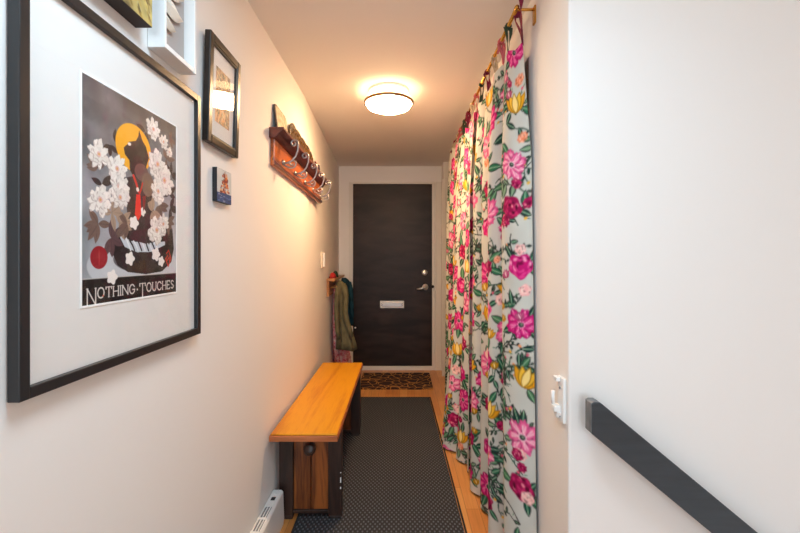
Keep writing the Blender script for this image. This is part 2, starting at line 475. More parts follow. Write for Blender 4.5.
# front door with its frame, lock, lever and letter slot
d = struct('door_1', MB().box(DX0, DX1, YB + 0.005, YB + 0.05, 0.045, DZ1), 'door')
struct('door_casing', MB().box(DX0 - 0.045, DX0, YB - 0.012, YB + 0.1, 0, DZ1 + 0.02), 'trim', bevel=0.003)['kind'] = 'structure'
bpy.data.objects['door_casing'].name = 'trim_1'
struct('trim_2', MB().box(DX0, DX1 + 0.04, YB - 0.012, YB + 0.1, DZ1, DZ1 + 0.024), 'trim', bevel=0.003)
struct('trim_3', MB().box(DX1, DX1 + 0.03, YB - 0.012, YB + 0.1, 0, DZ1).box(DX1 + 0.03, DX1 + 0.105, YB - 0.02, YB, 0, DZ1 + 0.02).box(DX1 + 0.038, DX1 + 0.05, YB - 0.026, YB - 0.02, 0, DZ1 + 0.02), 'trim', bevel=0.003)
struct('trim_4', MB().prism([(DX0, 0), (DX0, 0.02), (DX0, 0.045), (DX1, 0.045), (DX1, 0)], YB - 0.02, YB + 0.06, 'y'), 'trim', bevel=0.004)
struct('trim_5', MB().box(0.445, XR + 0.02, 4.225, 4.25, 0, 2.09).box(0.465, XR + 0.02, 4.212, 4.225, 0, 2.09), 'trim', bevel=0.003)
cx, cz = 0.274, 1.0874
MB().lathe([(0.033, 0), (0.033, -0.006), (0.027, -0.014), (0.020, -0.018), (0.0, -0.018)], 28, (cx, YB + 0.005, cz), 'y').build('deadbolt', 'chrome', d)
hd = MB().lathe([(0.034, 0), (0.034, -0.008), (0.028, -0.014), (0.012, -0.016), (0.012, -0.05), (0.0, -0.05)], 28, (0.282, YB + 0.005, 0.925), 'y')
hd.tube([(0.282, YB - 0.042, 0.925), (0.262, YB - 0.05, 0.922), (0.235, YB - 0.05, 0.913), (0.205, YB - 0.047, 0.908), (0.186, YB - 0.04, 0.905)], [0.011, 0.011, 0.010, 0.009, 0.007], 12)
hd.build('door_handle', 'chrome', d)
sl = MB().box(-0.222, 0.044, YB - 0.006, YB + 0.005, 0.690, 0.772).build('mail_slot', 'white_plastic', d, 0.003)
MB().box(-0.20, 0.022, YB - 0.012, YB - 0.006, 0.708, 0.752).build('flap', plain('satin_aluminium', (196, 192, 190), 0.35, 0.6), sl, 0.003)
for sx in (-0.206, 0.028):
    MB().tube([(sx, YB - 0.009, 0.715), (sx + (0.008 if sx < 0 else -0.008), YB - 0.01, 0.730), (sx, YB - 0.009, 0.745)], 0.003, 8).build('clip', 'black_plastic', sl)
MB().lathe([(0.0, -0.012), (0.015, -0.012), (0.018, 0.006), (0.0, 0.006)], 16, (DX1 + 0.006, YB - 0.014, 0.93), 'y').build('strike', 'black_plastic', bpy.data.objects['trim_3'])

# ------------------------------------------------------------------ ceiling lamp
LX, LY = -0.068, 2.43
lamp = thing('ceiling_lamp', 'round flush ceiling lamp, lit, with thin metal rim and opal glass', 'ceiling lamp', (LX, LY, H))
MB().lathe([(0.0, H), (0.122, H), (0.124, H - 0.008), (0.124, H - 0.016), (0.0, H - 0.016)], 56, (LX, LY, 0)).build('base', 'white_plastic', lamp)
MB().lathe([(0.0, H - 0.0165), (0.118, H - 0.0165), (0.124, H - 0.035), (0.136, H - 0.066), (0.0, H - 0.066)], 56, (LX, LY, 0)).build('collar', emit_mat('opal_collar_lit', LAMP_WARM, LAMP_STRENGTH * 0.06), lamp)
MB().lathe([(0.0, H - 0.0665), (0.138, H - 0.0665), (0.138, H - 0.082), (0.128, H - 0.099), (0.095, H - 0.113), (0.05, H - 0.120), (0.0, H - 0.122)], 56, (LX, LY, 0)).build('diffuser', 'opal', lamp)
MB().lathe([(0.1385, H - 0.067), (0.148, H - 0.067), (0.150, H - 0.071), (0.150, H - 0.081), (0.147, H - 0.085), (0.1385, H - 0.083), (0.1385, H - 0.067)], 64, (LX, LY, 0)).build('rim', plain('brushed_bronze', (150, 120, 92), 0.35, 0.9), lamp)

# ------------------------------------------------------------------ floor coverings
rn = thing('runner_mat', 'long charcoal ribbed runner carpet on the wooden floor beside the bench', 'rug', (-0.1, 1.8, 0))
MB().prism([(-0.485, 0.25), (0.322, 0.25), (0.262, 3.574), (-0.50, 3.574)], 0, 0.007, 'z').build('carpet', 'runner', rn)
e = MB()
for a, b_ in (((-0.485, 0.25), (-0.50, 3.574)), ((-0.50, 3.574), (0.270, 3.574)), ((0.330, 0.25), (0.270, 3.574))):
    e.tube([(a[0], a[1], 0.005), (b_[0], b_[1], 0.005)], 0.0048, 8)
e.build('border', 'runner_edge', rn)
dm = MB().box(-0.40, 0.318, 3.80, 4.33, 0, 0.009).build('doormat', 'doormat', None, 0.003)
tag(dm, 'small brown doormat with tan curved veins, in front of the dark door', 'doormat')

# ------------------------------------------------------------------ bench
bn = thing('bench', 'orange pine bench with dark brown legs against the left wall', 'bench', (-0.437, 2.4, 0))
BX0, BX1, BY0, BY1, BT = -0.588, -0.279, 1.79, 3.02, 0.465
MB().box(BX0, BX1, BY0, BY1, BT - 0.034, BT - 0.008).build('seat_edge', 'pine_edge', bn, 0.004)
MB().box(BX0 + 0.006, BX1 - 0.004, BY0 + 0.006, BY1 - 0.004, BT - 0.008, BT).build('seat', 'pine', bn, 0.005, seg=3)
for (y0, y1, sgn) in ((1.915, 1.965, -1), (2.80, 2.85, 1)):
    for (x0, x1) in ((-0.580, -0.512), (-0.345, -0.279)):
        zf = 0.0 if x0 < -0.5 else 0.0072
        MB().prism([(x0, 0.018), (x0, BT - 0.034), (x1, BT - 0.034), (x1, 0.018)], y0, y1, 'y').box(x0 + 0.004, x1 - 0.004, y0 + 0.004, y1 - 0.004, zf, 0.018).build('leg', 'dark_wood', bn, 0.004)
    for (x0, x1) in ((-0.512, -0.4315), (-0.4275, -0.345)):
        MB().box(x0, x1, y0 + 0.012, y1 - 0.01, 0.045, BT - 0.034).build('end_board', 'mid_wood', bn, 0.004)
    MB().box(-0.512, -0.345, y0 + 0.006, y1 - 0.005, 0.028, 0.045).build('lower_rail', 'dark_wood', bn, 0.002)
    ye = y0 + 0.012 if sgn < 0 else y1 - 0.01
    MB().lathe([(0.0, 0), (0.028, 0), (0.028, sgn * 0.022), (0.022, sgn * 0.028), (0.0, sgn * 0.028)], 24, (-0.432, ye, 0.340), 'y').build('peg', 'dark_wood', bn)
MB().box(-0.45, -0.41, 1.955, 2.812, 0.36, 0.41).build('stretcher', 'dark_wood', bn, 0.004)
for z0, z1 in ((0.180, 0.205), (0.150, 0.160), (0.225, 0.230)):
    MB().box(-0.2865, -0.2815, 1.9140, 1.9155, z0, z1).build('paint_chip', 'white_plastic', bn)

# ------------------------------------------------------------------ heater
hx0, hx1, hy0, hy1, hz = -0.597, -0.549, 0.85, 1.885, 0.165
ht = thing('electric_heater', 'low white electric convector heater on the floor at the left wall', 'heater', (-0.57, 1.3, 0))
MB().prism([(hx0, 0.0), (hx0, hz), (hx1 - 0.008, hz), (hx1, hz - 0.010), (hx1 + 0.004, 0.03), (hx1, 0)], hy0, hy1, 'y').build('body', 'white_plastic', ht, 0.003)
MB().box(hx0 + 0.004, hx1 - 0.012, hy0 + 0.05, 1.76, hz, hz + 0.0015).build('grille_well', 'grey_plastic', ht)
g = MB()
for k in range(3): g.box(hx0 + 0.006 + k * 0.012, hx0 + 0.010 + k * 0.012, hy0 + 0.05, 1.76, hz, hz + 0.005)
for k in range(11): g.box(hx0 + 0.003, hx1 - 0.011, hy0 + 0.05 + k * 0.085, hy0 + 0.06 + k * 0.085, hz, hz + 0.0052)
g.build('grille', 'white_plastic', ht)
MB().box(hx0 + 0.014, hx1 - 0.016, 1.80, 1.822, hz, hz + 0.002).build('display', 'black_plastic', ht)
MB().lathe([(0.0, hz), (0.006, hz), (0.005, hz + 0.004), (0, hz + 0.004)], 12, (hx0 + 0.024, 1.845, 0)).build('button', 'white_plastic', ht)

# ------------------------------------------------------------------ framed pictures on the left wall
def frame4(name, m, parent, xb, xf, y0, y1, z0, z1, w, bevel=0.0015):
    MB().box(xb, xf, y0, y0 + w, z0, z1).box(xb, xf, y1 - w, y1, z0, z1).box(xb, xf, y0 + w, y1 - w, z0, z0 + w).box(xb, xf, y0 + w, y1 - w, z1 - w, z1).build(name, m, parent, bevel)
def panel(name, cv, parent, x, y0, y1, z0, z1, m):
    ys = np.linspace(y0, y1, cv.nx); zs = np.linspace(z1, z0, cv.ny)
    Y, Z = np.meshgrid(ys, zs)
    return grid_mesh(name, np.stack([np.full_like(Y, x), Y, Z], -1), cv.linear(), m, parent)

def make_poster():
    W_, H_ = 0.31, 0.432
    cv = Canvas(W_, H_, 0.0009, (128, 122, 124))
    t = np.linspace(0, 1, cv.ny)[:, None, None]
    cv.a = (1 - t) * np.array([96, 90, 94]) + t * np.array([176, 184, 190]) + 0 * cv.a
    cv.noise(0.07, 60, 1, (1, 0.85, 0.85)); cv.noise(0.03, 26, 2); cv.noise(0.011, 12, 3)
    U = lambda u, v: (u * W_, v * H_)
    def B(u, v, r, col, **k): cv.blob(u * W_, v * H_, r, r * k.pop('asp', 1.0), col, **k)
    DK = (50, 38, 42); LB = (112, 88, 80); TAN = (168, 142, 122); BK = (28, 24, 28)
    # table glow and bowl
    cv.blob(0.52 * W_, 0.83 * H_, 0.15, 0.055, (206, 210, 214), a=0.7)
    cv.poly([U(*p) for p in [(0.24, 0.68), (0.25, 0.77), (0.30, 0.83), (0.40, 0.865), (0.60, 0.882), (0.80, 0.872), (0.93, 0.82), (0.965, 0.74), (0.945, 0.62), (0.7, 0.6), (0.4, 0.6)]], (34, 28, 32))
    cv.blob(0.55 * W_, 0.80 * H_, 0.09, 0.03, (48, 40, 46), a=0.6)
    cv.poly([U(*p) for p in [(0.31, 0.68), (0.37, 0.74), (0.50, 0.765), (0.66, 0.762), (0.84, 0.72), (0.84, 0.70), (0.62, 0.715), (0.44, 0.71)]], (196, 204, 212))
    for k in range(9):
        u = 0.38 + k * 0.04
        cv.stroke([U(u, 0.69 + 0.02 * math.sin(k)), U(u + 0.03, 0.73), U(u + 0.05, 0.755)], 0.0022, BK if k % 2 else (224, 228, 232))
    # stems and body behind the flowers
    cv.poly([U(*p) for p in [(0.36, 0.40), (0.62, 0.34), (0.72, 0.60), (0.6, 0.72), (0.42, 0.70)]], (58, 44, 48))
    rr = random.Random(4)
    def leaf(u, v, n, ln, col):
        for k in range(n):
            a = rr.uniform(0, 2 * PI); cv.leaf(u * W_, v * H_, a, ln * rr.uniform(.8, 1.2), ln * 0.42, col, None, tuple(c * 0.75 for c in col))
    for u, v, n, ln, col in [(0.227, 0.265, 3, .03, DK), (0.273, 0.24, 2, .032, DK), (0.59, 0.12, 3, .036, DK), (0.63, 0.15, 3, .03, LB), (0.125, 0.39, 5, .034, LB), (0.16, 0.46, 4, .032, DK),
                             (0.541, 0.326, 2, .028, LB), (0.905, 0.09, 3, .03, LB), (0.129, 0.64, 6, .04, LB), (0.24, 0.70, 5, .044, (92, 66, 70)), (0.314, 0.627, 6, .04, TAN), (0.398, 0.63, 5, .038, LB),
                             (0.764, 0.50, 6, .042, LB), (0.671, 0.54, 6, .04, TAN), (0.914, 0.50, 5, .036, DK), (0.88, 0.58, 5, .034, LB), (0.246, 0.58, 5, .036, TAN), (0.58, 0.5, 5, .036, DK),
                             (0.86, 0.22, 5, .034, LB), (0.93, 0.30, 4, .03, DK), (0.62, 0.66, 5, .036, DK), (0.9, 0.42, 5, .034, DK), (0.44, 0.55, 4, .034, DK)]:
        leaf(u, v, n, ln, col)
    # halo and dark profile
    cv.blob(0.470 * W_, 0.235 * H_, 0.190 * W_, 0.122 * H_, (244, 172, 38), rot=0.05)
    cv.poly([U(*p) for p in [(0.522, 0.127), (0.556, 0.174), (0.60, 0.20), (0.635, 0.254), (0.60, 0.31), (0.56, 0.36), (0.485, 0.385), (0.452, 0.373), (0.422, 0.352), (0.417, 0.304), (0.371, 0.282), (0.359, 0.251), (0.396, 0.227), (0.41, 0.212), (0.485, 0.192), (0.512, 0.163)]], (44, 32, 38))
    cv.blob(*U(0.418, 0.222), 0.0055, 0.0035, (238, 232, 226), rot=-0.3)
    cv.blob(*U(0.55, 0.345), 0.024, 0.020, (104, 76, 76)); cv.blob(*U(0.62, 0.40), 0.022, 0.028, (122, 98, 88))
    def peony(u, v, r, core=(222, 180, 172)):
        x, y = u * W_, v * H_
        for ring, m in ((1.0, 9), (0.62, 7), (0.34, 5)):
            p0 = rr.uniform(0, 6)
            for k in range(m):
                a = p0 + 2 * PI * k / m + rr.uniform(-.25, .25); q = r * ring * rr.uniform(.52, .78)
                px, py = x + math.cos(a) * q, y + math.sin(a) * q; sh = rr.uniform(0.90, 1.0); L = rr.uniform(.30, .46); wd = rr.uniform(.20, .32)
                cv.blob(px - .001, py + .0012, r * L, r * wd, (206 * sh, 190 * sh, 182 * sh), rot=a, lobes=4, depth=.10, ph=rr.uniform(0, 6))
                cv.blob(px, py, r * L * .95, r * wd * .92, (244 * sh, 236 * sh, 228 * sh), rot=a, lobes=5, depth=.12, ph=rr.uniform(0, 6))
        cv.blob(x, y, r * 0.2, r * 0.2, core); cv.blob(x, y, r * 0.09, r * 0.09, (214, 160, 90))
    for u, v, r in [(0.135, 0.325, .027), (0.297, 0.365, .030), (0.315, 0.45, .031), (0.69, 0.085, .026), (0.823, 0.127, .018), (0.905, 0.17, .013), (0.744, 0.27, .036), (0.834, 0.348, .040),
                    (0.75, 0.42, .030), (0.146, 0.53, .030), (0.326, 0.50, .028), (0.733, 0.64, .034), (0.82, 0.60, .024)]:
        peony(u, v, r)
    for u, v, r in [(0.467, 0.615, .014), (0.423, 0.798, .014), (0.72, 0.775, .015), (0.79, 0.815, .012), (0.56, 0.55, .010)]:
        B(u, v, r, (240, 232, 226), lobes=5, depth=.15)
    # red cord and tassel
    cv.stroke([U(0.46, 0.375), U(0.49, 0.41), U(0.515, 0.45)], 0.0034, (206, 44, 40))
    cv.stroke([U(0.56, 0.40), U(0.54, 0.44), U(0.52, 0.47)], 0.002, (206, 44, 40))
    cv.blob(*U(0.505, 0.44), 0.005, 0.005, (240, 228, 220))
    cv.poly([U(*p) for p in [(0.49, 0.465), (0.535, 0.465), (0.545, 0.57), (0.51, 0.60), (0.475, 0.57)]], (226, 44, 36))
    cv.poly([U(*p) for p in [(0.56, 0.47), (0.60, 0.46), (0.585, 0.53), (0.565, 0.55)]], (120, 30, 36))
    # seal and red mark
    cv.blob(*U(0.136, 0.792), 0.0225, 0.0225, (150, 26, 40)); cv.stroke([U(0.136, 0.762), U(0.136, 0.822)], 0.001, (190, 60, 66))
    for p in ([(0.86, 0.77), (0.89, 0.75), (0.925, 0.80), (0.885, 0.845), (0.85, 0.80), (0.88, 0.78)], [(0.87, 0.81), (0.90, 0.79), (0.905, 0.82)]):
        cv.stroke([U(*q) for q in p], 0.0016, (206, 52, 40))
    # title band
    cv.poly([U(0, 0.884), U(1.01, 0.884), U(1.01, 1.01), U(0, 1.01)], (26, 22, 26))
    cv.stroke([U(0, 0.886), U(1, 0.886)], 0.0008, (200, 196, 190))
    B(0.25, 0.885, .014, (240, 234, 228), lobes=5, depth=.15)
    GL = {'N': [(0, 0, 0, 1), (0, 1, .75, 0), (.75, 0, .75, 1)], 'T': [(0, 1, .7, 1), (.35, 0, .35, 1), (0, 1, 0, .82), (.7, 1, .7, .82)], 'H': [(0, 0, 0, 1), (.65, 0, .65, 1), (0, .5, .65, .5)],
          'I': [(0.05, 0, 0.05, 1)], 'U': [(0, 1, 0, .3), (0, .3, .12, .06), (.12, .06, .3, 0), (.3, 0, .48, .06), (.48, .06, .6, .3), (.6, .3, .6, 1)],
          'E': [(0, 0, 0, 1), (0, 0, .5, 0), (0, 1, .5, 1), (0, .5, .38, .5), (.5, 0, .5, .14), (.5, 1, .5, .86)],
          'O': [(.38 + .38 * math.cos(a * PI / 6), .5 + .5 * math.sin(a * PI / 6), .38 + .38 * math.cos((a + 1) * PI / 6), .5 + .5 * math.sin((a + 1) * PI / 6)) for a in range(12)],
          'G': [(.38 + .38 * math.cos(a * PI / 6), .5 + .5 * math.sin(a * PI / 6), .38 + .38 * math.cos((a + 1) * PI / 6), .5 + .5 * math.sin((a + 1) * PI / 6)) for a in range(1, 11)] + [(.71, .25, .71, .45), (.45, .45, .78, .45)],
          'C': [(.38 + .38 * math.cos(a * PI / 6), .5 + .5 * math.sin(a * PI / 6), .38 + .38 * math.cos((a + 1) * PI / 6), .5 + .5 * math.sin((a + 1) * PI / 6)) for a in range(1, 11)],
          'S': [(.5, .85, .3, 1), (.3, 1, .1, .92), (.1, .92, .04, .75), (.04, .75, .14, .58), (.14, .58, .42, .42), (.42, .42, .52, .25), (.52, .25, .42, .07), (.42, .07, .24, 0), (.24, 0, .02, .14)]}
    WD = {'N': .75, 'T': .7, 'H': .65, 'I': .1, 'U': .6, 'E': .5, 'O': .76, 'G': .78, 'C': .72, 'S': .52}
    serif = {'N': [(0, 0), (0, 1), (.75, 1)], 'T': [(.35, 0)], 'H': [(0, 0), (0, 1), (.65, 0), (.65, 1)], 'I': [(.05, 0), (.05, 1)], 'U': [(0, 1), (.6, 1)]}
    text = [('N', 1.6)] + [(c, 1) for c in 'OTHING'] + [('.', 1), ('T', 1.6)] + [(c, 1) for c in 'OUCHES']
    S = 0.0205; gap = 0.0048; W1 = sum((WD[c] * S * (1.25 if k > 1 else 1) if c != '.' else 0.006) + gap for c, k in text) - gap
    k_ = 0.285 / W1; x = 0.0125
    for c, k in text:
        top = 0.0 if k > 1 else 0.0
        sx = S * k_ * (1.25 if k > 1 else 1); y0 = 0.4015; y1 = y0 + S * 0.98 * k
        if c == '.':
            cv.blob(x + 0.003, y0 + S * 0.6, 0.0022, 0.0022, (230, 226, 220)); x += 0.006 * k_ + gap * k_; continue
        col = (226, 220, 214)
        for a in GL[c]:
            th = 0.0010 if c in 'NTHIU' and abs(a[1] - a[3]) < .05 else 0.0014
            cv.stroke([(x + a[0] * sx, y1 - a[1] * (y1 - y0)), (x + a[2] * sx, y1 - a[3] * (y1 - y0))], th, col)
        for a in serif.get(c, []):
            cv.stroke([(x + a[0] * sx - 0.0026, y1 - a[1] * (y1 - y0)), (x + a[0] * sx + 0.0026, y1 - a[1] * (y1 - y0))], 0.0006, col)
        x += WD[c] * sx + gap * k_
    for u in (0.17, 0.70): cv.blob(u * W_, 0.967 * H_, 0.002, 0.002, (190, 90, 60))
    return cv

M['print'] = painted('printed_paper', 0.5)
fy0, fy1, fz0, fz1 = 0.608, 1.163, 1.0378, 1.725
bp = thing('picture_frame', 'largest picture, thin black frame with wide white mat and title NOTHING TOUCHES', 'picture', (-0.60, 0.8875, fz0))
frame4('frame', 'frame_black', bp, -0.598, -0.5785, fy0, fy1, fz0, fz1, 0.0185)
MB().box(-0.598, -0.5895, fy0 + 0.016, fy1 - 0.016, fz0 + 0.016, fz1 - 0.016).build('mat_board', 'mat_board', bp)
py0, py1, pz0, pz1 = 0.7405, 1.0515, 1.169, 1.602
frame4('mat_bevel', 'bevel_white', bp, -0.5895, -0.5881, py0 - 0.0045, py1 + 0.0045, pz0 - 0.0045, pz1 + 0.0045, 0.0045, 0.0008)
panel('print', make_poster(), bp, -0.5888, py0, py1, pz0, pz1, M['print'])
MB().box(-0.5868, -0.5860, fy0 + 0.016, fy1 - 0.016, fz0 + 0.016, fz1 - 0.016).build('glass', 'glass', bp)

# deep canvas, cut by the top of the photo
def make_canvas_art():
    cv = Canvas(0.30, 0.26, 0.003, (168, 148, 92))
    cv.noise(0.05, 90, 5, (1, 1, .6)); cv.noise(0.02, 70, 6, (1, .9, .5))
    rr = random.Random(7)
    for k in range(420):
        x = rr.uniform(0, .3); y = rr.uniform(0, .26); a = rr.uniform(0.6, 1.4)
        cv.stroke([(x, y), (x + .014 * math.cos(a), y + .014 * math.sin(a))], rr.uniform(.0012, .003), rr.choice([(104, 78, 40), (206, 194, 150), (74, 64, 38), (180, 150, 70), (214, 206, 176), (126, 106, 56)]))
    return cv
ca = thing('canvas_picture', 'deep canvas picture in yellow and olive strokes with dark underside', 'picture', (-0.60, 0.756, 1.781))
MB().box(-0.599, -0.562, 0.606, 0.906, 1.779, 2.04).build('canvas_side', plain('dark_canvas_side', (52, 38, 34), 0.6), ca)
panel('painting', make_canvas_art(), ca, -0.5614, 0.606, 0.906, 1.780, 2.04, M['print'])

# white shadow box with paper shapes
sb = thing('shadow_box', 'white deep box frame holding pale paper leaves on grey', 'picture', (-0.60, 1.022, 1.762))
sy0, sy1, sz0, sz1 = 0.9486, 1.095, 1.758, 2.02
MB().box(-0.599, -0.557, sy0, sy0 + .007, sz0, sz1).box(-0.599, -0.557, sy1 - .010, sy1, sz0, sz1).box(-0.599, -0.557, sy0 + .007, sy1 - .014, sz0, sz0 + .012).box(-0.599, -0.557, sy0 + .007, sy1 - .014, sz1 - .012, sz1).build('frame', 'white_plastic', sb, 0.001)
MB().box(-0.599, -0.585, sy0 + .006, sy1 - .012, sz0 + .01, sz1 - .01).build('backing', plain('grey_backing', (176, 166, 160), 0.8), sb)
pm = plain('cream_paper', (226, 218, 204), 0.7)
for (yy, zz, ang, ln) in ((0.985, 1.888, -0.10, 0.092), (0.982, 1.846, -0.28, 0.062), (0.985, 1.935, 0.05, 0.096), (0.985, 1.978, -0.15, 0.085)):
    pts = []
    for k in range(12):
        t = k / 11; w = 0.30 * ln * math.sin(PI * t) ** 0.7
        pts.append((t * ln, w, t))
    vs = []; fs = []
    c, s_ = math.cos(ang), math.sin(ang)
    for t, w, q in pts:
        for sg in (-1, 0, 1):
            a = t - 0.02; b2 = sg * w
            vs.append((-0.572 - 0.008 * abs(sg) + 0.003 * math.sin(q * 3), yy + a * c - b2 * s_ * 0.8, zz + a * s_ + b2 * c * 0.8))
    n = len(vs)
    vs += [(x - 0.0012, y, z) for x, y, z in vs]
    for k in range(11):
        for j in range(2):
            q = (k * 3 + j, k * 3 + j + 1, (k + 1) * 3 + j + 1, (k + 1) * 3 + j)
            fs.append(q); fs.append(tuple(n + i for i in q[::-1]))
    MB().add(vs, fs).build('paper_leaf', pm, sb)

# second framed picture, leaning slightly off the wall at the top
def make_map_art():
    cv = Canvas(0.105, 0.175, 0.0022, (186, 150, 116))
    cv.noise(0.03, 70, 9, (1, .6, .4)); rr = random.Random(11)
    for k in range(260):
        x = rr.uniform(0, .105); y = rr.uniform(0, .175); a = rr.choice([0.3, 1.8, 1.2, -.6]) + rr.uniform(-.2, .2); l = rr.uniform(.006, .02)
        col = rr.choice([(74, 52, 44), (214, 140, 60), (92, 112, 90), (226, 200, 160), (150, 66, 44), (60, 66, 70), (40, 34, 34)])
        cv.stroke([(x, y), (x + l * math.cos(a), y + l * math.sin(a))], rr.uniform(.0008, .002), col)
    return cv
p2 = thing('picture_frame', 'portrait picture in dark brown frame with cream mat, above the tiny canvas', 'picture', (-0.599, 1.318, 1.612))
p2.rotation_euler = (0, 0.028, 0)
a0, a1, b0, b1 = 1.205, 1.432, 1.612, 1.948
frame4('frame', 'frame_brown', p2, -0.598, -0.578, a0, a1, b0, b1, 0.024, 0.003)
frame4('inner_lip', 'frame_black', p2, -0.594, -0.581, a0 + .024, a1 - .024, b0 + .024, b1 - .024, 0.005, 0.0005)
MB().box(-0.598, -0.589, a0 + .022, a1 - .022, b0 + .022, b1 - .022).build('mat_board', 'mat_board', p2)
panel('print', make_map_art(), p2, -0.5885, 1.266, 1.371, 1.692, 1.868, M['print'])
MB().box(-0.5852, -0.5846, a0 + .026, a1 - .026, b0 + .026, b1 - .026).build('glass', 'glass', p2)

# tiny canvas
def make_tiny_art():
    cv = Canvas(0.108, 0.108, 0.0018, (204, 206, 204))
    cv.noise(0.03, 24, 3); rr = random.Random(5)
    for k in range(90):
        y = rr.uniform(.012, .08); w = .010 + .028 * (y / .08); x = .058 + rr.uniform(-w, w)
        cv.blob(x, y, rr.uniform(.002, .006), rr.uniform(.002, .005), rr.choice([(176, 60, 34), (206, 104, 44), (120, 36, 28), (226, 150, 70), (84, 44, 34)]))
    cv.stroke([(.058, .006), (.058, .06)], .0022, (130, 44, 30))
    cv.poly([(0, .078), (.109, .076), (.109, .109), (0, .109)], (44, 74, 122))
    for k in range(26):
        x = rr.uniform(0, .1); y = rr.uniform(.082, .106); cv.stroke([(x, y), (x + .014, y)], .001, rr.choice([(160, 170, 190), (90, 120, 170), (30, 46, 80)]))
    return cv
tc_ = thing('canvas_picture', 'tiny square canvas of red tree shape over blue water, below framed pictures', 'picture', (-0.60, 1.33, 1.44))
MB().box(-0.599, -0.5845, 1.277, 1.385, 1.440, 1.548).build('canvas_side', plain('black_canvas_side', (28, 28, 32), 0.6), tc_)
panel('painting', make_tiny_art(), tc_, -0.5841, 1.2775, 1.3845, 1.4405, 1.5475, M['print'])

# ------------------------------------------------------------------ coat rack with scroll hooks
RY0, RY1 = 1.83, 2.97
rack = thing('coat_rack', 'wooden wall coat rack with mahogany shelf and iron scroll hooks, high on left wall', 'coat rack', (-0.60, 2.4, 1.82))
rack.rotation_euler = (math.radians(-1.6), 0, 0)
def rk(mb, name, m, bevel=0.0, parent=None):
    return mb.build(name, m, parent or rack, bevel)
rk(MB().box(-0.5995, -0.580, RY0 + .02, RY1 - .02, 1.668, 1.815), 'back_board', 'rack_wood', 0.003)
rk(MB().prism([(-0.58, 1.674), (-0.574, 1.676), (-0.572, 1.684), (-0.576, 1.690), (-0.58, 1.692)], RY0 + .02, RY1 - .02, 'y'), 'lower_moulding', 'rack_red')
rk(MB().prism([(-0.5995, 1.792), (-0.574, 1.792), (-0.566, 1.800), (-0.556, 1.812), (-0.542, 1.824), (-0.532, 1.828), (-0.532, 1.840), (-0.5995, 1.840)], RY0, RY1, 'y'), 'shelf', 'rack_red', 0.001)
def spiral(cx, cz, r0, a0, turns, y, n=26, sgn=1, x0=None, dr=0.75):
    pts = []
    for k in range(n):
        t = k / (n - 1); a = a0 + sgn * turns * 2 * PI * t; r = r0 * (1 - dr * t)
        pts.append((cx + r * math.cos(a), y, cz + r * math.sin(a)))
    return pts
for k in range(5):
    y = 1.98 + k * 0.225
    if k == 4: y = 2.90
    h = MB()
    # upper arm: rises in front of the shelf and curls at its tip; lower arm: a smaller scroll
    arm = [(-0.579, y, 1.715), (-0.560, y, 1.712), (-0.536, y, 1.722), (-0.516, y, 1.745), (-0.506, y, 1.775), (-0.504, y, 1.806)]
    curl = spiral(-0.524, 1.810, 0.020, 0.0, 1.2, y)
    h.tube(arm + curl[1:], 0.0052, 8)
    low = [(-0.579, y, 1.715), (-0.566, y, 1.698), (-0.540, y, 1.688)]
    h.tube(low + spiral(-0.533, 1.710, 0.022, -PI / 2, 1.2, y)[1:], 0.0046, 8)
    hk = rk(h, 'hook', 'iron')
    MB().lathe([(0, 0), (0.013, 0), (0.014, 0.004), (0.008, 0.010), (0, 0.011)], 16, (-0.580, y, 1.715), 'x').build('rosette', 'iron', hk)
# things standing on the rack's shelf
ST = 1.840
pl = thing('plaque', 'small pale picture plaque leaning on the near end of the coat rack shelf', 'plaque', (-0.575, 1.96, 1.851))
pl.rotation_euler = (math.radians(-1.6), -0.13, 0)
def local(mb, name, m, parent, bevel=0): return mb.build(name, m, parent, bevel, world=False)
oc_ = [(-.085, 0), (.105, 0), (.105, .105), (.098, .122), (.082, .132), (-.060, .136), (-.078, .130), (-.085, .118)]
local(MB().prism(oc_, -0.004, 0.003, 'x'), 'board', plain('dark_edge', (70, 52, 44), 0.5), pl, 0.001)
local(MB().prism([(y * .92 + .001, z * .92 + .005) for y, z in oc_], 0.003, 0.0042, 'x'), 'picture', mottled('pale_drawing', (150, 130, 100), (206, 192, 160), (30, 40, 40), 0.6), pl)
# carved wooden panel: scalloped outline, pierced relief
cp = thing('carved_panel', 'dark carved wooden ornament with scalloped top on the coat rack shelf', 'ornament', (-0.583, 2.3, 1.85))
out = []
n = 70
CY0, CY1 = 2.105, 2.69
def ctop(t):
    hgt = 0.132 - 0.030 * t + 0.009 * abs(math.sin(t * PI * 5.0))
    if t < 0.10: hgt *= (0.45 + 0.55 * math.sqrt(t / 0.10))
    if t > 0.80: hgt *= 1 - 0.55 * ((t - 0.80) / 0.20) ** 1.5
    return hgt
def cbase(y): return 1.8478 - 0.0279 * (y - 2.1)
for k in range(n + 1):
    t = k / n; y = CY0 + (CY1 - CY0) * t
    out.append((y, cbase(y) + ctop(t)))
MB().prism(out + [(CY1, cbase(CY1) + .001), (CY0, cbase(CY0) + .001)], -0.592, -0.576, 'x').build('board', mottled('carved_dark_wood', (38, 24, 14), (96, 68, 34), (40, 40, 40), 0.4, 3.0, 0.4, 0.6, bump=0.6), cp, 0.002)
rr = random.Random(3); gilt = plain('gilt_carving', (116, 84, 40), 0.35, 0.5)
for k in range(14):
    t = (k + .5) / 14; y = CY0 + (CY1 - CY0) * t; hm = ctop(t)
    for f in (0.3, 0.72):
        z = cbase(y) + hm * f
        MB().tube(spiral(0, 0, 0.014, rr.uniform(0, 6), 0.9, 0, 12), 0.0026, 6, Matrix.Translation((-0.575, y, z)) @ Matrix.Rotation(PI / 2, 4, 'Z')).build('carved_scroll', gilt, cp)
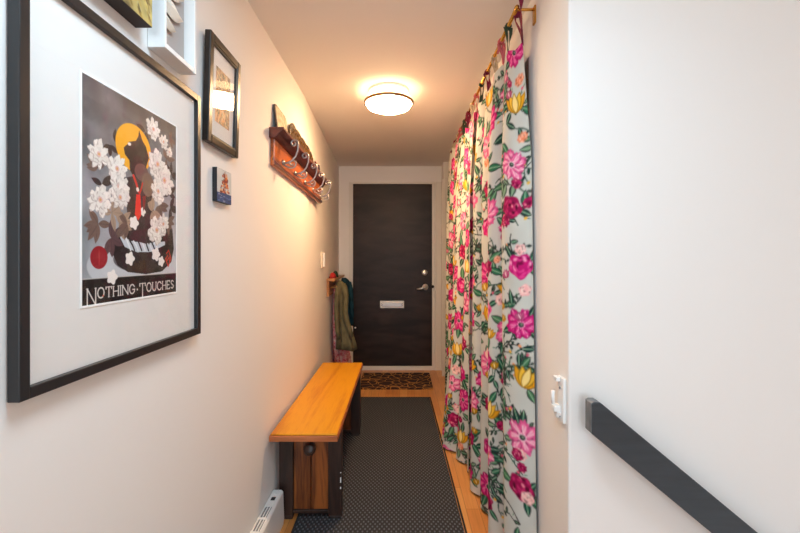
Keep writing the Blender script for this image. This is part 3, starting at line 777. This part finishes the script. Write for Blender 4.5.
# small dark bird figure at the far end
bd = thing('bird_figure', 'little dark figurine perched at the far end of the coat rack shelf', 'ornament', (-0.56, 2.72, 1.832))
bz = 1.831
MB().rings([[( -0.560 + r * math.cos(a), 2.70 + dy + 0 * a, bz + zc + r * math.sin(a)) for a in [2 * PI * q / 14 for q in range(14)]] for dy, zc, r in
            [(-.040, .022, .002), (-.032, .024, .010), (-.015, .022, .017), (.008, .024, .019), (.026, .033, .014), (.036, .048, .012), (.046, .052, .009), (.058, .050, .002)]]).build('body', plain('dark_figurine', (50, 36, 48), 0.35), bd)
MB().rings([[(-0.560 + w * math.cos(a), 2.675 + dy, bz + zc + 0.004 * math.sin(a)) for a in [2 * PI * q / 10 for q in range(10)]] for dy, zc, w in [(0, .03, .012), (-.02, .045, .012), (-.035, .06, .004)]]).build('tail', M['rack_red'], bd)

# ------------------------------------------------------------------ switch plate and small coat shelf
sw = thing('intercom', 'cream wall intercom handset on left wall above coats', 'intercom', (-0.628, 3.22, 1.236))
wx = wall_x(3.22)
MB().box(wx - 0.003, wx + 0.012, 3.175, 3.265, 1.172, 1.300).build('wall_plate', plain('cream_plastic', (222, 206, 184), 0.4), sw, 0.003)
MB().box(wx + 0.012, wx + 0.028, 3.195, 3.222, 1.178, 1.294).build('handset', 'white_plastic', sw, 0.005)
MB().box(wx + 0.012, wx + 0.0135, 3.230, 3.258, 1.26, 1.29).build('speaker_patch', plain('tan_plastic', (150, 122, 98), 0.5), sw)

wx0, wx1 = wall_x(3.47) + 0.001, wall_x(4.30) + 0.001
cs = thing('coat_shelf', 'small light wooden wall shelf with peg board, beside the dark door', 'shelf', (-0.64, 3.9, 1.05))
MB().prism([(wx0, 3.47), (wx0 + .075, 3.47), (wx1 + .078, 4.30), (wx1, 4.30)], 1.050, 1.070, 'z').build('shelf', 'light_wood', cs, 0.002)
MB().prism([(wx0, 3.48), (wx0 + .018, 3.48), (wx1 + .018, 4.28), (wx1, 4.28)], 0.915, 1.050, 'z').build('back_board', 'light_wood', cs, 0.002)
for y in (3.62, 3.78, 3.94, 4.10, 4.22):
    x = wall_x(y) + .018
    MB().tube([(x, y, 0.985), (x + .03, y, 0.985), (x + .055, y, 0.995)], [.007, .007, .009], 10).build('peg', 'light_wood', cs)

def cap_rings(c, r, h, n=24, lump=.06, seed=1):
    rr = random.Random(seed); ph = rr.uniform(0, 6); rs = []
    for t in [0, .12, .3, .5, .7, .86, .96, 1.0]:
        rad = r * math.sqrt(max(0.0004, 1 - t ** 2.2))
        rs.append([(c[0] + rad * (1 + lump * math.sin(3 * a + ph + t * 3)) * math.cos(a), c[1] + rad * (1 + lump * math.cos(2 * a + ph)) * math.sin(a) * 1.2, c[2] + h * t) for a in [2 * PI * k / n for k in range(n)]])
    return rs
hb = thing('trinket', 'small rounded red trinket on the near end of the little coat shelf', 'trinket', (-0.60, 3.56, 1.07))
MB().rings(cap_rings((-0.600, 3.56, 1.0705), .030, .052, seed=2)).build('crown', plain('red_wool', (176, 34, 34), 0.9, bump=0.5, bscale=300), hb)
MB().lathe([(.026, 0), (.033, 0), (.035, .008), (.033, .016), (.026, .016)], 24, (-0.600, 3.56, 1.0706)).build('brim', plain('dark_red_wool', (120, 20, 26), 0.9), hb)
gb = thing('trinket', 'small dark green trinket behind the red one on the coat shelf', 'trinket', (-0.605, 3.72, 1.07))
MB().rings(cap_rings((-0.603, 3.72, 1.0705), .030, .062, seed=5)).build('crown', plain('green_wool', (30, 54, 38), 0.9, bump=0.5, bscale=300), gb)
MB().lathe([(.026, 0), (.032, 0), (.034, .008), (.032, .014), (.026, .014)], 24, (-0.603, 3.72, 1.0706)).build('brim', plain('dark_green_wool', (22, 40, 30), 0.9), gb)

# coats hanging from the pegs
def hang_garment(root, cx, cy, prof, name, m, folds=7, seed=0, n=64, amp=0.10):
    """prof: list of (z, half width x, half depth y, x shift)"""
    rr = random.Random(seed); p1, p2_ = rr.uniform(0, 6), rr.uniform(0, 6)
    rs = []
    for i, (z, hx, hy, sx) in enumerate(prof):
        t = i / (len(prof) - 1); ring = []
        for k in range(n):
            a = 2 * PI * k / n
            f = 1 + amp * (0.25 + t) * math.sin(folds * a + p1 + 1.2 * t) + 0.4 * amp * t * math.sin(3 * a + p2_)
            ring.append((cx + sx + hx * f * math.cos(a), cy + hy * f * math.sin(a), z + 0.018 * t * math.sin(2 * a + p2_)))
        rs.append(ring)
    return MB().rings(rs).build(name, m, root)
def sleeve(root, pts, r, m, name='sleeve'):
    rs = [r * (1 - 0.25 * k / (len(pts) - 1)) * (1 + .06 * math.sin(k * 2.1)) for k in range(len(pts))]
    return MB().tube(pts, rs, 16).build(name, m, root)
olive = mottled('olive_canvas', (96, 90, 66), (110, 104, 78), (30, 30, 20), 0.85, spec=0.2)
oc = thing('coat', 'small olive green hooded coat hanging from the shelf pegs', 'coat', (-0.54, 3.68, 0.40))
hang_garment(oc, -0.535, 3.68, [(1.030, .012, .02, -.010), (1.018, .036, .04, -.004), (0.985, .050, .058, .0), (0.92, .052, .066, .003), (0.84, .046, .062, .004), (0.77, .038, .054, .004), (0.73, .036, .052, .004), (0.68, .050, .064, .010), (0.58, .066, .076, .024), (0.48, .080, .082, .038), (0.42, .088, .084, .044)], 'body', olive, 6, 2, amp=.11)
sleeve(oc, [(-0.515, 3.625, 0.985), (-0.492, 3.612, 0.92), (-0.490, 3.605, 0.84), (-0.494, 3.600, 0.76), (-0.478, 3.600, 0.68), (-0.450, 3.602, 0.60), (-0.436, 3.604, 0.54)], .027, olive)
sleeve(oc, [(-0.565, 3.625, 0.985), (-0.572, 3.61, 0.90), (-0.574, 3.600, 0.80), (-0.572, 3.598, 0.70), (-0.564, 3.598, 0.60), (-0.552, 3.60, 0.52)], .022, olive)
MB().rings([[(-0.550 + rx * math.cos(a), 3.665 + ry * math.sin(a), z) for a in [2 * PI * q / 24 for q in range(24)]] for z, rx, ry in [(1.045, .010, .012), (1.03, .030, .034), (1.00, .042, .05), (0.965, .046, .056), (0.935, .036, .045)]]).build('hood', olive, oc)
MB().tube([(-0.535, 3.598, 0.74), (-0.528, 3.588, 0.62), (-0.522, 3.584, 0.5)], 0.003, 6).build('drawstring', plain('dark_cord', (48, 42, 36), 0.8), oc)
navy = mottled('navy_cloth', (14, 44, 56), (28, 68, 82), (20, 20, 14), 0.8, spec=0.2)
nc = thing('coat', 'dark teal coat hanging behind the olive coat next to the door', 'coat', (-0.58, 4.14, 0.55))
hang_garment(nc, -0.560, 4.14, [(1.045, .02, .02, -.02), (1.03, .036, .04, -.012), (0.99, .056, .055, .0), (0.92, .062, .062, .004), (0.82, .062, .064, .006), (0.72, .064, .066, .008), (0.62, .068, .068, .010), (0.56, .070, .070, .010)], 'body', navy, 8, 5, amp=.07)
sleeve(nc, [(-0.525, 4.10, 1.0), (-0.505, 4.085, 0.93), (-0.496, 4.08, 0.84), (-0.492, 4.08, 0.74), (-0.488, 4.08, 0.64)], .026, navy)
MB().lathe([(0, 0), (.009, 0), (.009, -.004), (0, -.005)], 14, (-0.452, 4.045, 0.545), 'y').build('button', 'white_plastic', nc)
def pink_mat():
    m, nt, b = new_mat('pink_flowered_cotton'); lk = nt.links.new
    tc = N(nt, 'ShaderNodeTexCoord'); vo = N(nt, 'ShaderNodeTexVoronoi', Scale=34.0); lk(tc.outputs['Object'], vo.inputs['Vector'])
    r = N(nt, 'ShaderNodeValToRGB'); r.color_ramp.interpolation = 'CONSTANT'
    r.color_ramp.elements[0].color = L4((204, 92, 108)); r.color_ramp.elements[1].position = 0.34; r.color_ramp.elements[1].color = L4((232, 170, 168))
    q = r.color_ramp.elements.new(0.5); q.color = L4((222, 136, 146)); q = r.color_ramp.elements.new(0.66); q.color = L4((236, 198, 190))
    lk(vo.outputs['Distance'], r.inputs['Fac']); lk(r.outputs['Color'], b.inputs['Base Color']); b.inputs['Roughness'].default_value = 0.9
    return m
pk = pink_mat()
pd = thing('dress', 'pink patterned cotton dress hanging between the olive and teal coats', 'dress', (-0.58, 3.91, 0.15))
hang_garment(pd, -0.592, 3.91, [(1.028, .012, .02, -.012), (0.99, .035, .045, -.010), (0.85, .045, .060, -.008), (0.65, .050, .066, -.004), (0.45, .064, .072, .010), (0.30, .078, .080, .026), (0.17, .086, .085, .036)], 'skirt', pk, 8, 8, amp=.10)
MB().tube([(-0.624, 3.80, 0.96), (-0.624, 3.79, 0.75), (-0.620, 3.785, 0.55), (-0.608, 3.785, 0.40), (-0.585, 3.79, 0.26)], [.010, .013, .016, .020, .024], 12).build('sash', pk, pd)

# ------------------------------------------------------------------ handrail on the stair wall
RF, RBK = 1.130, 1.172
def rp(px, py): return ((px - 400) * RF / 400, 1.26 + (257 - py) * RF / 400)
hr = thing('handrail', 'slate painted wooden handrail sloping down along the white stair wall', 'handrail', (1.0, 1.17, 0.5))
x0, zt, zb = 0.543, 0.8480, 0.7570
slope = math.tan(math.radians(39.6))
xe = 2.2
tl = (0.572, 0.8440)
MB().prism([(x0 + .006, zt), (x0 + .022, zt), tl, (xe, tl[1] - slope * (xe - tl[0])), (xe, tl[1] - slope * (xe - tl[0]) - 0.1075), (x0, zb + .002), (x0, zt - .004)], RF, RBK, 'y').build('rail', 'rail', hr, 0.0025)
MB().prism([(x0 - .0012, zb + .004), (x0 - .0012, zt - .003), (x0 + .006, zt + .0012), (x0 + .021, zt + .0012), (x0 + .021, zt - .001), (x0 + .0005, zt - .005), (x0 + .0005, zb + .004)], RF + .003, RBK - .003, 'y').build('worn_end', 'rail_worn', hr)
for bx in (0.86, 1.75):
    bzz = tl[1] - slope * (bx - tl[0]) - 0.07
    MB().box(bx, bx + .05, RBK - .002, YS + .001, bzz - .03, bzz + .03).build('bracket', 'rail', hr, 0.003)

# gate latch on the corridor wall near its corner
gl_ = thing('gate_latch', 'white plastic baby gate catch screwed to the corner of the corridor wall', 'latch', (XR, 1.265, 0.74))
LY0 = 1.245
MB().prism([(XR, 1.238), (XR - .010, 1.238), (XR - .010, 1.284), (XR, 1.284)], 0.742, 0.882, 'z').build('plate', 'white_plastic', gl_, 0.003)
MB().box(XR - .022, XR - .008, 1.262, 1.292, 0.866, 0.880).build('upper_lug', 'white_plastic', gl_, 0.003)
MB().box(XR - .030, XR - .008, 1.258, 1.292, 0.772, 0.790).prism([(1.255, .772), (1.292, .772), (1.285, .755), (1.262, .752)], XR - .022, XR - .006, 'x').build('lower_lug', 'white_plastic', gl_, 0.003)
MB().tube([(XR - .024, 1.284, 0.788), (XR - .024, 1.284, 0.832)], .0055, 12).build('pin', 'white_plastic', gl_)
for z in (0.848, 0.758):
    MB().lathe([(0, -.0135), (.0035, -.013), (.0035, -.009), (0, -.009)], 10, (XR, 1.262, z), 'x').build('screw', 'grey_plastic', gl_)

# ------------------------------------------------------------------ curtain rod
rod = thing('curtain_rod', 'thin brass curtain rod on a bracket just below the ceiling', 'curtain rod', (0.46, 1.5, 2.2))
R0 = Vector((0.442, 1.515, 2.203)); R1 = Vector((0.466, 3.56, 2.232))
MB().tube([R0, R1], 0.0075, 14).build('rod', 'brass', rod)
MB().lathe([(0, -.012), (.007, -.010), (.009, -.004), (.009, .004), (.0075, .006)], 14, (R0.x, R0.y, R0.z), 'y', Matrix.Identity(4)).build('finial', 'brass', rod)
for yy in (1.525, 3.45):
    t = (yy - R0.y) / (R1.y - R0.y); p = R0.lerp(R1, t)
    MB().tube([(p.x, yy, p.z), (XR - .004, yy, p.z)], 0.0055, 10).box(XR - .006, XR + .001, yy - .012, yy + .012, p.z - .055, p.z + .012).build('bracket', 'brass', rod, 0.001)
def rodp(y):
    t = (y - R0.y) / (R1.y - R0.y); return R0.lerp(R1, t)

# ------------------------------------------------------------------ floral curtains
def floral(w, h, seed, res=0.004):
    cv = Canvas(w, h, res, (200, 200, 191))
    rr = random.Random(seed)
    OUT = (38, 46, 46)
    GRN = [(24, 84, 62), (44, 110, 78), (70, 124, 84), (26, 66, 56), (110, 142, 108)]
    def branch(x, y, a, n, step, depth=0):
        pts = [(x, y)]; col = rr.choice([(46, 52, 50), (52, 74, 58), (60, 50, 46), (36, 70, 56)])
        curve = rr.uniform(-.22, .22)
        for k in range(n):
            a += curve + rr.uniform(-.18, .18); x += step * math.cos(a); y += step * math.sin(a); pts.append((x, y))
        cv.stroke(pts, 0.0017 if depth else 0.0023, col)
        for k, (px, py) in enumerate(pts[1:]):
            if rr.random() < 0.62:
                sgn = 1 if k % 2 else -1
                big = depth == 0 and rr.random() < .4
                ln = rr.uniform(.040, .065) if big else rr.uniform(.016, .030)
                g = rr.choice(GRN); cv.leaf(px, py, a + sgn * rr.uniform(.5, 1.1), ln, ln * rr.uniform(.38, .5), g, OUT if big or rr.random() < .5 else None, (150, 180, 150) if big else None)
            if depth < 1 and rr.random() < 0.28: branch(px, py, a + rr.choice((-1, 1)) * rr.uniform(.5, 1.0), rr.randint(3, 6), step * .7, depth + 1)
        if depth and rr.random() < .5: cv.blob(x, y, .007, .006, rr.choice([(236, 150, 96), (232, 176, 60), (226, 96, 120)]))
    def anemone(x, y, r, cols):
        edge, mid, pale = cols
        m = rr.randint(7, 9); p0 = rr.uniform(0, 6); sq = rr.uniform(.68, 1.0)
        for k in range(m):
            a = p0 + 2 * PI * k / m + rr.uniform(-.08, .08); rl = r * rr.uniform(.88, 1.1)
            px, py = x + math.cos(a) * rl * .56, y + math.sin(a) * rl * .56 * sq
            cv.blob(px, py, rl * .46, rl * .33, tuple(c * .72 for c in edge), rot=a)
            cv.blob(px, py, rl * rr.uniform(.38, .50), rl * rr.uniform(.26, .34), edge, rot=a, lobes=rr.choice((5, 7, 8)), depth=.16, ph=rr.uniform(0, 6))
            if rr.random() < .35: cv.blob(x + math.cos(a) * rl * .82, y + math.sin(a) * rl * .82 * sq, rl * .16, rl * .10, pale, rot=a, lobes=3, depth=.3)
            cv.blob(x + math.cos(a) * rl * .50, y + math.sin(a) * rl * .50 * sq, rl * .34, rl * .19, mid, rot=a)
            for q in (-.16, .05, .2): cv.stroke([(x + math.cos(a + q) * rl * .30, y + math.sin(a + q) * rl * .30 * sq), (x + math.cos(a + q * 1.1) * rl * .72, y + math.sin(a + q * 1.1) * rl * .72 * sq)], .0018, pale if q < .1 else edge)
        cv.blob(x, y, r * .24, r * .22, pale, lobes=9, depth=.15)
        cv.blob(x, y, r * .17, r * .15, (44, 52, 50)); cv.blob(x - r * .03, y - r * .03, r * .08, r * .07, (128, 140, 120))
    def ruffle(x, y, r, cols):
        edge, mid, pale = cols
        cv.blob(x, y, r, r * .92, edge, lobes=rr.choice((5, 7, 8)), depth=.09, ph=rr.uniform(0, 6))
        for k in range(34):
            a = rr.uniform(0, 2 * PI); q = r * math.sqrt(rr.random()) * .85; c = rr.choice([edge, mid, mid, pale, tuple(v * .6 for v in edge)])
            cv.blob(x + q * math.cos(a), y + q * math.sin(a), r * rr.uniform(.12, .24), r * rr.uniform(.07, .13), c, rot=a + 1.5)
    def tulip(x, y, r, cols):
        a0 = -PI / 2 + rr.uniform(-.6, .6)
        for k in (-2, 2, -1, 1, 0):
            c = cols[0] if abs(k) == 2 else (cols[1] if k else cols[2])
            cv.leaf(x, y, a0 + k * .38, r * 1.5, r * .62, c, tuple(v * .7 for v in cols[0]))
    MAG = ((196, 26, 112), (222, 62, 140), (244, 150, 186)); PNK = ((226, 92, 146), (240, 140, 176), (250, 208, 214))
    BUR = ((150, 18, 74), (196, 40, 100), (236, 130, 150)); YEL = ((226, 160, 34), (240, 190, 62), (250, 222, 140)); PEA = ((236, 136, 98), (244, 172, 140), (250, 214, 190)); BLU = ((242, 178, 176), (248, 206, 196), (252, 232, 220))
    nb = int(w * h * 74)
    for k in range(nb):
        branch(rr.uniform(0, w), rr.uniform(0, h), rr.uniform(0, 2 * PI), rr.randint(7, 13), .018)
    # main flowers on a loose drop repeat
    cell = 0.215; i = 0; x = rr.uniform(0, .08)
    while x < w + .1:
        y = (0.1 if i % 2 else 0.0) + rr.uniform(-.03, .03); j = 0
        while y < h + .1:
            kind = (i * 2 + j) % 5; fx = x + rr.uniform(-.025, .025); fy = y + rr.uniform(-.025, .025)
            for q in range(3):
                a = rr.uniform(0, 2 * PI); ln = rr.uniform(.055, .085); cv.leaf(fx + .04 * math.cos(a), fy + .04 * math.sin(a), a + rr.uniform(-.4, .4), ln, ln * .42, rr.choice(GRN[:4]), OUT, (150, 184, 150))
            if kind == 0: anemone(fx, fy, rr.uniform(.062, .078), MAG)
            elif kind == 1: tulip(fx, fy + .03, .056, YEL)
            elif kind == 2: anemone(fx, fy, rr.uniform(.062, .076), PNK)
            elif kind == 3: ruffle(fx, fy, rr.uniform(.046, .056), BUR)
            else: ruffle(fx, fy, .052, PNK if rr.random() < .5 else MAG)
            y += cell * rr.uniform(.9, 1.1); j += 1
        x += cell * 0.82; i += 1
    for k in range(int(w * h * 44)):
        x, y = rr.uniform(0, w), rr.uniform(0, h); t = rr.random()
        if t < .30: tulip(x, y, rr.uniform(.020, .034), YEL)
        elif t < .48: ruffle(x, y, rr.uniform(.016, .026), PEA)
        elif t < .66: ruffle(x, y, rr.uniform(.018, .030), BUR)
        elif t < .80: ruffle(x, y, rr.uniform(.02, .034), BLU)
        else: tulip(x, y, rr.uniform(.022, .032), PNK)
    cv.noise(0.05, 8, seed)
    return cv
M['curtain'] = painted('printed_curtain_cloth', 0.85, 0.15, bump=0.15)

def curtain(root, y0, y1, folds, amp, seed, xc, flare, zb, ztop, taby, y_edge=0.0, ph0=0.0):
    rr = random.Random(seed); nu, nv = 760, 540
    s = np.linspace(0, 1, nu); t = np.linspace(0, 1, nv)         # t: 0 top, 1 bottom
    S, T = np.meshgrid(s, t)
    jit = sum(rr.uniform(.25, .5) * np.sin(2 * PI * S * f + rr.uniform(0, 6)) for f in (1, 2, 3)) * .7
    drift = sum(rr.uniform(.15, .3) * np.sin(2 * PI * S * f + T * 1.6 + rr.uniform(0, 6)) for f in (2, 4)) * T
    env = np.clip(S * folds * 1.6, 0, 1)
    ph = ph0 + 2 * PI * folds * S + (jit + drift) * env
    A = amp * (0.42 + 0.58 * np.clip(T / .22, 0, 1)) * (1 + .22 * np.sin(2 * PI * S * 2.3 + seed))
    Yc = y0 + (y1 - y0) * S
    X = xc(Yc) + A * np.cos(ph) + 0.12 * A * np.cos(2 * ph + 1)
    Y = Yc - 0.30 * A * np.sin(ph) + y_edge * T * (1 - S) ** 3
    X = X - flare(Yc, T)
    top = ztop(Yc)
    # the heading sags a little between the ties
    ty = np.array(taby); dmin = np.min(np.abs(Yc[..., None] - ty[None, None, :]), -1)
    sag = 0.034 * np.clip(dmin / .07, 0, 1)
    Z = (top - sag) * (1 - T) + zb(Yc) * T
    P = np.stack([X, Y, Z], -1)
    mid = P[nv // 2]; arc = np.concatenate([[0], np.cumsum(np.hypot(np.diff(mid[:, 0]), np.diff(mid[:, 1])))])
    W_ = arc[-1]; Hh = 2.12
    cv = floral(W_, Hh, seed + 40); a = cv.linear()
    u = arc[None, :] / cv.res + 0 * S; v = T * Hh / cv.res
    i = np.clip(u.astype(int), 0, cv.nx - 2); j = np.clip(v.astype(int), 0, cv.ny - 2); fu = np.clip(u - i, 0, 1)[..., None]; fv = np.clip(v - j, 0, 1)[..., None]
    col = (a[j, i] * (1 - fu) + a[j, i + 1] * fu) * (1 - fv) + (a[j + 1, i] * (1 - fu) + a[j + 1, i + 1] * fu) * fv
    o = grid_mesh('cloth', P, col, M['curtain'], root)
    so = o.modifiers.new('thickness', 'SOLIDIFY'); so.thickness = 0.0015
    return P, Yc, W_

tie_mats = [plain('burgundy_tie', (128, 26, 62), .85), plain('green_tie', (44, 66, 50), .85), plain('pink_tie', (206, 104, 112), .85), plain('cream_tie', (206, 190, 160), .85)]
def ties(root, P, Yc, ys, k0):
    top = P[0]; yc = Yc[0]
    for k, y in enumerate(ys):
        i = int(np.argmin(np.abs(yc - y))); p = Vector(top[i]); r = rodp(p.y)
        m = tie_mats[(k + k0) % 4]
        if k == 0 and k0 == 0:
            r = Vector((0.457, 1.522, 2.206))
        dz = r.z - p.z
        t = MB()
        # a flat strip looped over the rod, knotted in front, its two ends down to the cloth
        w = .011
        def strip(pts, w):
            n = len(pts); vs = []
            for q, (x, yy, z) in enumerate(pts):
                tw = 0.6 * math.sin(q * 1.3 + k)
                dx, dy = w * math.cos(1.0 + tw), w * math.sin(1.0 + tw)
                vs += [(x - dx, yy - dy, z), (x + dx, yy + dy, z), (x + dx, yy + dy + .0015, z + .001), (x - dx, yy - dy + .0015, z + .001)]
            fs = [(4 * q + a, 4 * q + (a + 1) % 4, 4 * q + 4 + (a + 1) % 4, 4 * q + 4 + a) for q in range(n - 1) for a in range(4)] + [(0, 1, 2, 3), (4 * n - 1, 4 * n - 2, 4 * n - 3, 4 * n - 4)]
            t.add(vs, fs, True)
        strip([(p.x, p.y, p.z - .01), (p.x * .6 + r.x * .4, p.y, p.z + dz * .35), (r.x - .006, p.y + .002, p.z + dz * .7), (r.x - .011, p.y, r.z - .004)], w)
        strip([(p.x + .004, p.y + .006, p.z - .01), (p.x * .5 + r.x * .5 + .01, p.y + .008, p.z + dz * .4), (r.x + .012, p.y + .006, p.z + dz * .75), (r.x + .011, p.y + .004, r.z - .002)], w)
        t.rings([[(r.x + (.0085 + q[1]) * math.cos(a), p.y + q[0], r.z + (.0085 + q[1]) * math.sin(a)) for a in [2 * PI * b / 14 for b in range(14)]] for q in [(-.010, .001), (-.006, .005), (0, .003), (.006, .006), (.011, .001)]])
        t.build('tie', m, root)
        if k == 0 and k0 == 0:
            e2 = MB(); t = e2; y_ = 1.506
            strip([(.4585, y_, 2.108), (.457, y_, 2.15), (.4555, y_, 2.19), (.456, y_, 2.225), (.457, y_, 2.250)], .013)
            e2.build('tie', m, root)
        elif k % 2 == 0:
            e2 = MB(); t = e2
            strip([(r.x - .010, p.y - .004, r.z - .004), (r.x - .018, p.y - .008, r.z - .02), (r.x - .014, p.y - .01, r.z - .045), (r.x - .020, p.y - .012, r.z - .062)], .006)
            e2.build('tie', m, root)

def sm(a, lo, hi):
    q = np.clip((a - lo) / (hi - lo), 0, 1); return q * q * (3 - 2 * q)

near = thing('curtain', 'nearer half of the floral curtain, widest folds, beside the white wall', 'curtain', (0.44, 1.9, 0))
ty1 = [1.545, 1.64, 1.76, 1.90, 2.05, 2.20]
P, Yc, W1 = curtain(near, 1.555, 2.24, 4.0, 0.040, 21,
    lambda y: 0.456 - 0.010 * sm(y, 1.5, 1.8) - 0.004 * sm(y, 1.8, 2.3),
    lambda y, t: 0.020 * sm(y, 1.75, 2.2) * t ** 2.0 + 0.0 * y,
    lambda y: 0.012 + 0 * y, lambda y: 2.102 + 0.018 * (y - 1.5), ty1, -0.085)
ties(near, P, Yc, ty1, 0)
far = thing('curtain', 'farther half of the floral curtain, bunched near the door, flaring at the floor', 'curtain', (0.42, 2.9, 0))
ty2 = [2.36, 2.50, 2.66, 2.84, 3.02, 3.2, 3.36]
P, Yc, W2 = curtain(far, 2.31, 3.42, 7.5, 0.036, 33,
    lambda y: 0.447 - 0.012 * sm(y, 2.4, 3.4),
    lambda y, t: (0.135 * t ** 1.8) * np.exp(-((y - 2.66) / 0.22) ** 2) + 0.02 * t * sm(y, 2.9, 3.4),
    lambda y: 0.012 + 0 * y, lambda y: 2.118 + 0.02 * (y - 2.3), ty2, 0.0, PI)
ties(far, P, Yc, ty2, 2)
